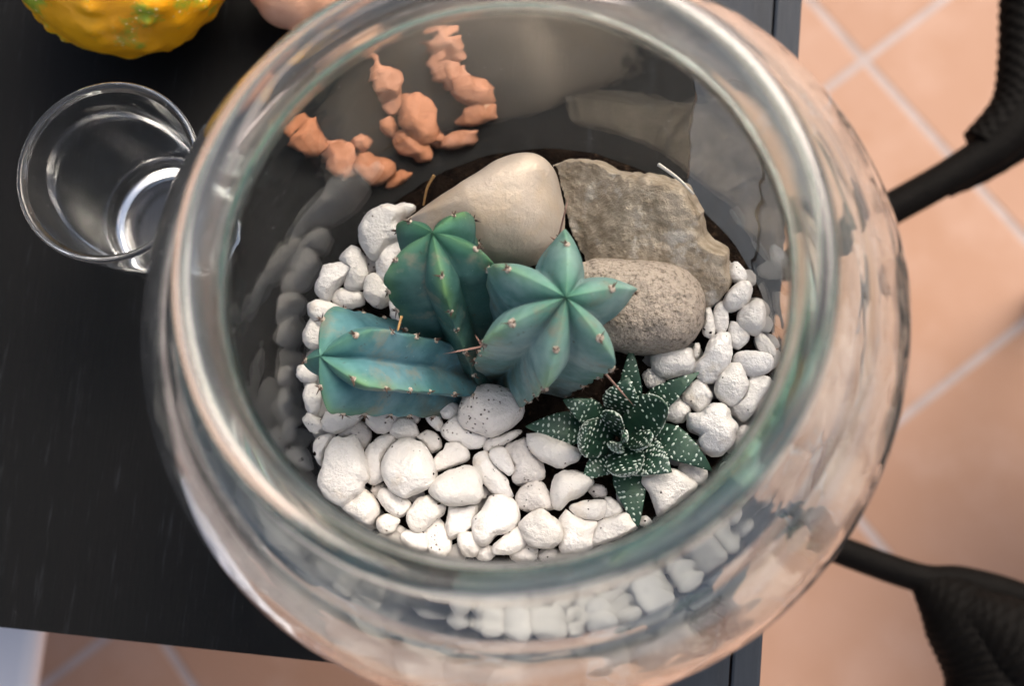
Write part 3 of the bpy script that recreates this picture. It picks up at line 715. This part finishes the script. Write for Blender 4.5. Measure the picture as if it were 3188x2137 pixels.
def cactus(label, apex, foot, bend, Rr, ribs, cap, valley, areoles, seed, long_spines=(), bulge=.17, foot_scale=.85, skin=0):
    rr = random.Random(seed)
    base = Vector((foot.x, foot.y, foot.z))
    root = tag(empty('cactus', base), label, 'cactus', 'cactuses growing in the bowl')
    A, F = apex - base, foot - base
    mid = (A + F) * .5 + bend
    def axis(u):   # u 0 at apex .. 1 at foot
        return A * (1 - u) ** 2 + mid * 2 * u * (1 - u) + F * u * u
    L = sum((axis((i + 1) / 40) - axis(i / 40)).length for i in range(40))
    rib_s = sorted(ribs)
    nr = len(rib_s)
    def dirs(u):
        t = (axis(max(0, u - .02)) - axis(min(1, u + .02))).normalized()
        out = []
        for g in rib_s:
            h = Vector((math.cos(rad(g)), math.sin(rad(g)), 0))
            a0 = (axis(0) - axis(.25)).normalized()
            e = h - Vector((0, 0, 1)) * (a0.dot(h) / max(.25, a0.z))
            e -= t * t.dot(e); out.append(e.normalized())
        return t, out
    def prof(u):
        s = u * L
        if s < cap: r = Rr * (1 - (1 - s / cap) ** 2.3) ** .62
        else: r = Rr * (1 - (1 - foot_scale) * (s - cap) / max(1e-6, L - cap))
        return r
    NS, NT = 70, 24
    v = []; col = []
    for i in range(NS + 1):
        u = (i / NS) ** 1.7
        c = axis(u); t, ds = dirs(u); r = prof(u) if i else 0
        s = u * L
        vy = valley * (.36 + .64 * min(1, s / (cap * 1.1)))
        crest_up = .0016 * math.exp(-s / (cap * .25))
        for k in range(nr):
            d0, d1 = ds[k], ds[(k + 1) % nr]
            mdir = (d0 + d1).normalized()
            wave = 1 + .025 * math.sin(s * 420 + k * 1.7) * min(1, s / cap)
            for j in range(NT):
                x = 2 * j / NT
                first = x <= 1
                dd = x if first else 2 - x
                tip = (d0 if first else d1) * r * wave
                val = mdir * r * vy
                near = math.exp(-s / (cap * .6))
                ds_ = math.sqrt(dd * dd + .0016) - .04
                lin = tip.lerp(val, min(1, ds_ / .9608) ** 1.1)
                pol = (d0 if first else d1).lerp(mdir, dd).normalized() * r * wave * (vy + (1 - vy) * max(0, 1 - dd ** 3.4) ** .75)
                kk = .22 + .44 * near + .5 * (bulge - .17)
                p = lin.lerp(pol, kk)
                dr = dd
                q = c + p + t * crest_up * (1 - dr)
                q += t * 0
                q += (p.normalized() if r else t) * .00035 * noise.noise(q * 130 + Vector((seed, 0, 0)))
                v.append(q)
                crest = .52 * math.exp(-(dd / .34) ** 2) * (1.0 if s < cap * 1.8 else max(.25, 1 - (s - cap * 1.8) / (L * .4))) * min(1, .35 + s / (cap * .7))
                col.append((crest, math.exp(-s / (cap * .55)), min(1, max(0, (u - .45) / .5)), 1))
    f = []
    m = nr * NT
    for i in range(NS):
        for k in range(m):
            a = i * m + k; b = i * m + (k + 1) % m; f.append((a, a + m, b + m, b))
    f.append(tuple(NS * m + k for k in range(m)))
    me = mesh('stem', v, f)
    at = me.color_attributes.new('pigment', 'FLOAT_COLOR', 'POINT')
    for i, c in enumerate(col): at.data[i].color = c
    link('stem', me, M_cactus[skin], root)
    # woolly areoles with short spines along every crest
    for k in range(nr):
        s = areoles[0] * rr.uniform(.55, 1.35)
        while s < L * .93:
            u = s / L
            t, ds = dirs(u); d = ds[k]
            du_ = .01
            tan = ((axis(min(1, u + du_)) + dirs(min(1, u + du_))[1][k] * prof(min(1, u + du_))) - (axis(u) + d * prof(u))).normalized()
            nrm = (d - tan * tan.dot(d)).normalized()
            if s < cap and nrm.dot(t) < 0: nrm = -nrm
            p = axis(u) + d * prof(u) * .985 + t * .0016 * math.exp(-s / (cap * .25))
            rad_ = areoles[2] * rr.uniform(.8, 1.15)
            bm = bmesh.new(); bmesh.ops.create_icosphere(bm, subdivisions=2, radius=rad_)
            for q in bm.verts:
                q.co *= 1 + .45 * noise.noise(q.co * 1500 + Vector((k, s * 100, seed)))
            ao = bm_obj('areole', bm, M_wool, root, p); ao.rotation_euler = nrm.to_track_quat('Z', 'Y').to_euler(); ao.scale = (1, 1, .62)
            bm = bmesh.new()
            for _ in range(rr.choice((3, 4, 5))):
                dd_ = (Vector((0, 0, 1)) + Vector((rr.uniform(-1, 1), rr.uniform(-1, 1), rr.uniform(-.4, .6))) * 1.1).normalized()
                spine_bm(bm, Vector((0, 0, rad_ * .3)), dd_, rr.uniform(.0022, .0048), .00046)
            bm_obj('spine_cluster', bm, M_spine, ao)
            s += areoles[1] * rr.uniform(.85, 1.2)
    for (k, s, dv_, Ls) in long_spines:
        u = s / L; t, ds = dirs(u)
        bm = bmesh.new(); spine_bm(bm, Vector(), Vector(dv_).normalized(), Ls, .00052)
        bm_obj('spine', bm, M_long, root, axis(u) + ds[k] * prof(u))
    return root

# tallest, seen from straight above as a six pointed star; ribs are sorted: 9 84 146 201 254 310
cactus('tallest blue-green cactus, a six-pointed star seen from above, in front of the oval stone',
       PV('Z7', 990, 672, .138), P(1600, 1120, FILL - .01), Vector((.006, .004, 0)),   .0328, [15, 86, 149, 205, 261, 313], .023, .55, (.007, .019, .0017), 3,
       long_spines=((1, .034, (.24, .80, .40), .021), (3, .036, (-.95, -.22, .25), .017), (5, .036, (.62, -.75, .1), .019), (2, .036, (-.4, .6, .5), .007), (2, .036, (.3, .8, .4), .008), (3, .036, (-.4, .7, .3), .006), (1, .034, (.9, -.1, .3), .006), (1, .034, (-.7, .4, .3), .004)))
cactus('dark green five-ribbed cactus leaning to the back, behind and left of the tallest one',
       PV('Z6', 205, 598, .122), P(1490, 1140, FILL - .008), Vector((-.004, .002, .006)),   .0250, [55, 142, 210, 285, 347], .016, .52, (.0045, .015, .0013), 4, skin=1)
cactus('blue-green five-ribbed cactus lying over the pebbles with its tip to the left',
       PV('Z4', 305, 1097, .116), P(1455, 1170, FILL - .004), Vector((0, 0, .006)),   .0236, [29, 104, 180, 258, 317], .0135, .50, (.004, .0135, .0013), 6, bulge=.19, skin=2)

# ------------------------------------------------------------------ small succulent with white bands
hc = PV('Z5', 860, 800, FILL)
haw = tag(empty('succulent', hc), 'small dark green rosette succulent with white dotted leaves, right front in the bowl', 'succulent')
hs = VIEW['Z5'][2] * (CAM_H - .06) / FPX
def leaf(basep, ctrl, tip, hw, thick, seed, back_rows, top_rows, cup=0.0, roll=0.0):
    rr = random.Random(seed)
    B, Cc, T = [Vector(q) - hc for q in (basep, ctrl, tip)]
    NS, NC = 26, 14
    def cl(t): return B * (1 - t) ** 2 + Cc * 2 * t * (1 - t) + T * t * t
    def tang(t): return ((Cc - B) * (1 - t) + (T - Cc) * t).normalized()
    side0 = (T - B); side0.z = 0
    if side0.length < .004: side0 = Cc - B; side0.z = 0
    out = Cc - B; out.z = 0
    h = (out if side0.normalized().dot(out.normalized()) < .3 else side0)
    side = Vector((-h.y, h.x, 0)).normalized()
    def wid(t): return hw * (.70 + .9 * t if t < .35 else 1.015) * max(0, 1 - max(0, (t - .22) / .78) ** 1.35) ** .92 + .0002
    def frame(t):
        tg = tang(t); n = side.cross(tg); n = -n if n.z < 0 and abs(n.z) > .001 and t < .3 else n
        return tg, n
    # keep the upper side consistent: start from the side facing the rosette centre / the sky
    tg0 = tang(.05); n0 = tg0.cross(side)
    if n0.z < 0: n0 = -n0
    sg = 1 if n0.dot(tg0.cross(side)) > 0 else -1
    def pt(t, a):      # a 0..TAU, upper face 0..pi
        tg = tang(t); n = tg.cross(side) * sg
        w = wid(t); x = math.cos(a); y = math.sin(a)
        th = thick * w
        yy = y * th * .42 - cup * w * (1 - x * x) * .5 if y > 0 else -(abs(y) ** .8) * th - cup * w * (1 - x * x) * .5
        sd_ = side * math.cos(roll) + n * math.sin(roll); nn = n * math.cos(roll) - side * math.sin(roll)
        return cl(t) + sd_ * (x * w) + nn * yy, nn * (1 if y > 0 else -1), tg, sd_
    v = []; f = []
    for i in range(NS + 1):
        t = i / NS
        for k in range(NC): v.append(pt(t, TAU * k / NC)[0])
    for i in range(NS):
        for k in range(NC):
            a = i * NC + k; b = i * NC + (k + 1) % NC; f.append((a, b, b + NC, a + NC))
    f.append(tuple(range(NC))[::-1]); f.append(tuple(NS * NC + k for k in range(NC)))
    me = mesh('leaf', v, f)
    bm = bmesh.new(); bm.from_mesh(me); bmesh.ops.recalc_face_normals(bm, faces=bm.faces); bm.to_mesh(me); bm.free()
    lo = link('leaf', me, M_leaf, haw)
    # white tubercles: rows across the back, sparser dots on the upper face
    bm = bmesh.new()
    def dot(c, nrm, sd_, tg, ra_, rb_, hh):
        k = 6; top = bm.verts.new(c + nrm * hh); ring = [bm.verts.new(c + (sd_ * math.cos(TAU * q / k) * ra_ + tg * math.sin(TAU * q / k) * rb_) - nrm * .0001) for q in range(k)]
        mid_ = [bm.verts.new(c + (sd_ * math.cos(TAU * q / k) * ra_ + tg * math.sin(TAU * q / k) * rb_) * .72 + nrm * hh * .7) for q in range(k)]
        for q in range(k):
            bm.faces.new((ring[q], ring[(q + 1) % k], mid_[(q + 1) % k], mid_[q])); bm.faces.new((mid_[q], mid_[(q + 1) % k], top))
    for rows, lo_a, hi_a, den, sz in ((back_rows, math.pi * 1.04, TAU * .98, 1.0, 1.0), (top_rows, math.pi * .06, math.pi * .94, .62, 1.15)):
        for i in range(rows):
            t = .14 + .82 * (i + rr.uniform(-.06, .06)) / max(1, rows)
            w = wid(t); n = max(1, int(w * 2 / .0013 * den))
            for k in range(n):
                a = lo_a + (hi_a - lo_a) * (k + .5 + rr.uniform(-.10, .10) + (.5 if i % 2 else 0)) / (n + .5)
                if rr.random() < .14: continue
                c, nr_, tg, sd_ = pt(min(.985, t + rr.uniform(-.008, .008)), a)
                z_ = .00050 * rr.uniform(.55, 1.35) * sz
                # surface normal by differences
                c1 = pt(t, a + .05)[0] - c; c2 = pt(min(1, t + .02), a)[0] - c; nm = c1.cross(c2)
                if nm.length < 1e-12: continue
                nm.normalize(); nm = nm if nm.dot(c - cl(t)) > 0 else -nm
                s_ = c1.normalized(); g_ = nm.cross(s_)
                dot(c, nm, s_, g_, z_ * 1.35, z_ * .75, z_ * .55)
    tb = bm_obj('tubercles', bm, M_tub, lo); tb['kind'] = 'stuff'
    return lo
def H(x, y, z): return PV('Z5', x, y, FILL + z)
# outer leaves: base, control, tip (photo position, height above the bed), half width
k_ = hs
outer = [((600, 735, .004), (350, 690, .014), (95, 705, .009), 118), ((720, 640, .006), (560, 560, .020), (398, 485, .018), 98), ((860, 600, .006), (870, 450, .026), (935, 300, .024), 135),
         ((940, 560, .004), (950, 330, .016), (955, 50, .014), 84), ((1050, 560, .004), (1270, 420, .016), (1505, 262, .013), 88), ((1080, 760, .006), (1380, 840, .020), (1612, 1065, .010), 125),
         ((960, 900, .006), (1120, 960, .022), (1285, 1075, .020), 150), ((920, 960, .003), (950, 1250, .012), (1010, 1525, .008), 118), ((800, 930, .004), (690, 1010, .014), (555, 1140, .010), 100)]
for i, (b, c, t, hw) in enumerate(outer):
    leaf(H(*b), H(*c), H(*t), hw * k_ * 1.22, .42, 40 + i, 13, 10 if i not in (6,) else 16, cup=.15)
# broad upper right leaf and the incurved inner leaves showing their banded backs
inner = [((930, 760, .008), (1170, 500, .024), (1245, 545, .036), 175, .50), ((800, 820, .008), (510, 800, .026), (625, 690, .038), 165, .5), ((890, 850, .008), (900, 1100, .026), (975, 1050, .036), 155, .5),
         ((830, 770, .012), (750, 560, .030), (870, 640, .040), 100, .5), ((930, 800, .012), (1120, 800, .030), (1065, 855, .040), 100, .5), ((850, 840, .014), (800, 900, .030), (880, 825, .044), 70, .5), ((870, 800, .016), (930, 760, .034), (880, 790, .046), 50, .5)]
for i, (b, c, t, hw, th) in enumerate(inner):
    leaf(H(*b), H(*c), H(*t), hw * k_ * 1.08, th, 70 + i, 14, 7, cup=.18)

# a few dry roots and straws on the soil and caught in the glass
def straw(pts, z, r, label, m=M_straw):
    ps = smooth_path([P(*S('S', x, y), zz) for (x, y), zz in zip(pts, z)], 6)
    bm = bmesh.new(); o0 = ps[0].copy(); tube_bm(bm, [p - o0 for p in ps], [r * (1 - .5 * i / len(ps)) for i in range(len(ps))], 6)
    return tag(bm_obj('straw', bm, m, None, o0), label, 'straw')
straw([(1250, 985), (1238, 1030)], (.1205, .1205), .0006, 'short orange straw lying across the top of the lying cactus')
straw([(1352, 545), (1330, 585), (1318, 640)], (.062, .060, .056), .0008, 'thin brown root on bare soil left of the beige stone')
straw([(2050, 512), (2110, 555), (2160, 605)], (.088, .091, .091), .0009, 'pale dry splinter leaning behind the rough stone slab', mat('dry_white', (.62, .58, .52), .8, .2))

# ------------------------------------------------------------------ tumbler
tc_ = P(333, 530, .097)
TO = [(.0005, 0), (.025, 0), (.0285, .0015), (.0300, .006), (.0335, .03), (.0378, .065), (.0412, .0925), (.0416, .0945), (.0408, .0957), (.0394, .0957)]
TI = [(.0382, .0938), (.0374, .090), (.0348, .065), (.0308, .033), (.0275, .017), (.0245, .0125), (.018, .0108), (.0005, .0105)]
v, f = lathe(catmull2(TO + TI, 4), 96)
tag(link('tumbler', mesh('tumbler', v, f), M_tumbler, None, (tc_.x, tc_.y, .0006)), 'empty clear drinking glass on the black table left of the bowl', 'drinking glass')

# ------------------------------------------------------------------ gourd, peach pumpkin, terracotta pebbles behind the bowl
gc = P(385, -188, .055)
bm = bmesh.new(); bmesh.ops.create_icosphere(bm, subdivisions=6, radius=1)
rr = random.Random(5)
warts = [(Vector((rr.gauss(0, 1), rr.gauss(0, 1), rr.gauss(0, 1))).normalized(), rr.uniform(.05, .12), rr.uniform(.02, .055)) for _ in range(230)]
for q in bm.verts:
    n = q.co.normalized(); h = 0
    for d, w, a in warts:
        t = 1 - n.dot(d)
        if t < w * w * 3: h = max(h, a * math.exp(-t * 2 / (w * w) * 1.0))
    q.co = n * .0565 * (1 + h + .03 * noise.noise(n * 2.2)); q.co.z *= .98
tag(bm_obj('gourd', bm, M_gourd, None, (gc.x, gc.y, .0575)), 'warty orange-yellow gourd with green flecks at the top left of the table', 'gourd')
pc = P(935, -82, .030)
bm = bmesh.new(); bmesh.ops.create_uvsphere(bm, u_segments=96, v_segments=40, radius=1)
for q in bm.verts:
    th = math.atan2(q.co.y, q.co.x); rxy = math.hypot(q.co.x, q.co.y)
    kx = 1 + .05 * abs(math.sin(th * 5)) * rxy
    q.co = Vector((q.co.x * kx * .0275, q.co.y * kx * .0275, q.co.z * .026 - .004 * math.exp(-(rxy / .3) ** 2) * (1 if q.co.z > 0 else -1)))
pk = tag(empty('pumpkin', (pc.x, pc.y, .028)), 'small peach-coloured ribbed pumpkin half hidden behind the bowl rim', 'pumpkin')
bm_obj('body', bm, M_peach, pk)
bm = bmesh.new(); tube_bm(bm, [Vector((0, 0, .020)), Vector((.001, 0, .029)), Vector((.004, .001, .036))], [.0045, .003, .0035], 9); bm_obj('stem', bm, M_straw, pk)
BL = [(865, 165, 42, 60, 60), (950, 258, 46, 66, 65), (1015, 85, 50, 44, 10), (1078, 195, 56, 40, 10), (1085, 246, 48, 27, -15), (1045, 300, 52, 20, -20), (930, 318, 52, 28, 30), (768, 352, 42, 52, 80), (845, 372, 48, 42, 20), (900, 392, 34, 18, -35), (690, 300, 60, 48, 30),
      (888, 215, 30, 24, 60), (1010, 140, 34, 46, 80), (1040, 160, 30, 26, 10), (985, 300, 30, 20, 20), (815, 310, 30, 24, 40), (735, 320, 34, 26, 20), (880, 275, 30, 26, 70)]
BN = ['tapered one nearest the top left rim', 'largest pinkish oval in the middle', 'pale one nearest the top of the rim', 'broad pinkish one on the right', 'flat pink one below the broad right one', 'slim one lying lowest on the right',
      'orange one with a pale tip in the middle', 'round one lowest on the left', 'brownish one in the middle of the lowest row', 'small one with a pale end beside the bare soil', 'dark brownish one farthest left',
      'small one under the tapered one', 'upright one below the pale top one', 'small one touching the broad pink one', 'small one between the largest and the slim one', 'small one above the brownish middle one', 'small one right of the farthest left one', 'small one left of the largest']
for i, (x, y, a, b, ang) in enumerate(BL):
    s = 1.363 * (CAM_H - .012) / FPX
    p = P(*S('H', x, y), .012)
    d = Vector((p.x - AX.x, p.y - AX.y, 0))
    if d.length < .118: d *= .118 / d.length; p.x, p.y = AX.x + d.x, AX.y + d.y
    A, B = max(a, b) * s * 1.12, min(a, b) * s * 1.06
    o = link('terracotta_pebble', pebble_mesh(A, B, B * .8, 500 + i, planes=9, rough=.14), M_orange, None, (p.x, p.y, B * .78))
    o.rotation_euler.z = -rad(ang if a >= b else ang)
    tag(o, 'terracotta pebble behind the glass, ' + BN[i], 'pebble', 'terracotta pebbles on the table behind the bowl')

# ------------------------------------------------------------------ dark woven chair to the right, white chair at lower left
AZ = -.2
cs = (CAM_H - AZ) / FPX
ch0 = P(3420, 1250, AZ)
chair = tag(empty('woven_chair', (ch0.x, ch0.y, FLOOR)), 'dark brown woven armchair below table height at the right, its arms reaching under the table', 'chair')
O = Vector((ch0.x, ch0.y, FLOOR))
def ctube(name, pts, rads, z=AZ, n=14, steps=14, weave=0, zs=None):
    ps = smooth_path([P(x, y, (zs[i] if zs else z)) for i, (x, y) in enumerate(pts)], steps)
    rs = smooth_path([Vector((r * cs, 0, 0)) for r in rads], steps)
    bm = bmesh.new()
    wob = (lambda i, th: weave * (1 if (i // 3 + int(th / TAU * 14)) % 2 else -1) * abs(math.sin(i * math.pi / 3 + .2)) ** .6 * abs(math.sin(th * 7)) ** .6) if weave else None
    tube_bm(bm, [p - O for p in ps], [q.x for q in rs], n, True, wob)
    return bm_obj(name, bm, M_rattan, chair)
ctube('armrest', [(2380, 862), (2765, 655), (3000, 520), (3150, 405), (3235, 200), (3250, -60), (3500, -250)], [54, 54, 56, 66, 66, 64, 60])
ctube('armrest', [(2300, 1590), (2610, 1712), (2860, 1800), (3000, 1815), (3180, 1870), (3400, 1990), (3600, 2200)], [44, 44, 44, 48, 52, 60, 60])
ctube('woven_wrap', [(2945, 585), (3060, 525), (3180, 450), (3330, 360)], [34, 44, 48, 48], z=AZ - .02, n=56, weave=.04)
ctube('woven_wrap', [(3050, 450), (3150, 330), (3180, 180), (3190, 20), (3200, -120)], [60, 66, 72, 78, 80], n=84, steps=26, weave=.05)
ctube('woven_wrap', [(2850, 1800), (2970, 1900), (3090, 2060), (3150, 2260), (3250, 2500)], [28, 112, 150, 170, 170], z=AZ + .0, n=84, steps=36, weave=.022)
ctube('woven_wrap', [(3000, 1890), (3150, 2000), (3300, 2180), (3400, 2400)], [60, 130, 150, 150], z=AZ + .012, n=84, steps=36, weave=.022)
ctube('back_rail', [(3500, -250), (3950, 300), (4150, 1000), (3950, 1700), (3600, 2200)], [60, 62, 64, 62, 60], zs=[AZ, AZ + .1, AZ + .15, AZ + .1, AZ])
bm = bmesh.new(); box_bm(bm, 0, 0, 0, .34, .36, .04, .012)
sp_ = P(4150, 1180, AZ - .17); bm_obj('seat', bm, M_rattan, chair, Vector((sp_.x + .05, sp_.y, AZ - .17)) - O, smooth=False)
for dx, dy in ((-.08, -.15), (-.08, .15), (.18, -.15), (.18, .15)):
    bm = bmesh.new(); tube_bm(bm, [Vector((sp_.x + dx - O.x, sp_.y + dy - O.y, 0)), Vector((sp_.x + dx - O.x, sp_.y + dy - O.y, AZ - .17 - FLOOR))], [.013, .015], 10); bm_obj('leg', bm, M_rattan, chair)

SZ = FLOOR + .45
wc = P(122, 1930, SZ)
wchair = tag(empty('white_chair', (wc.x, wc.y, FLOOR)), 'white seat corner showing past the table edge at the lower left', 'chair')
bm = bmesh.new(); box_bm(bm, -.2, -.10, .45 - .012, .40, .40, .024, .011); bm_obj('seat', bm, M_white, wchair, smooth=True).rotation_euler.z = rad(-5)
for dx, dy in ((-.36, -.26), (-.04, -.26), (-.36, .06), (-.05, .06)):
    bm = bmesh.new(); tube_bm(bm, [Vector((dx, dy, 0)), Vector((dx, dy, .427))], [.014, .017], 10); bm_obj('leg', bm, M_white, wchair)

print('bowl axis', AX, 'tumbler d', (Vector((tc_.x, tc_.y, 0)) - AX).length, 'gourd-tumbler', math.hypot(gc.x - tc_.x, gc.y - tc_.y), 'gourd-bowl', math.hypot(gc.x - AX.x, gc.y - AX.y), 'pumpkin-bowl', math.hypot(pc.x - AX.x, pc.y - AX.y), 'pk-gourd', math.hypot(pc.x - gc.x, pc.y - gc.y))
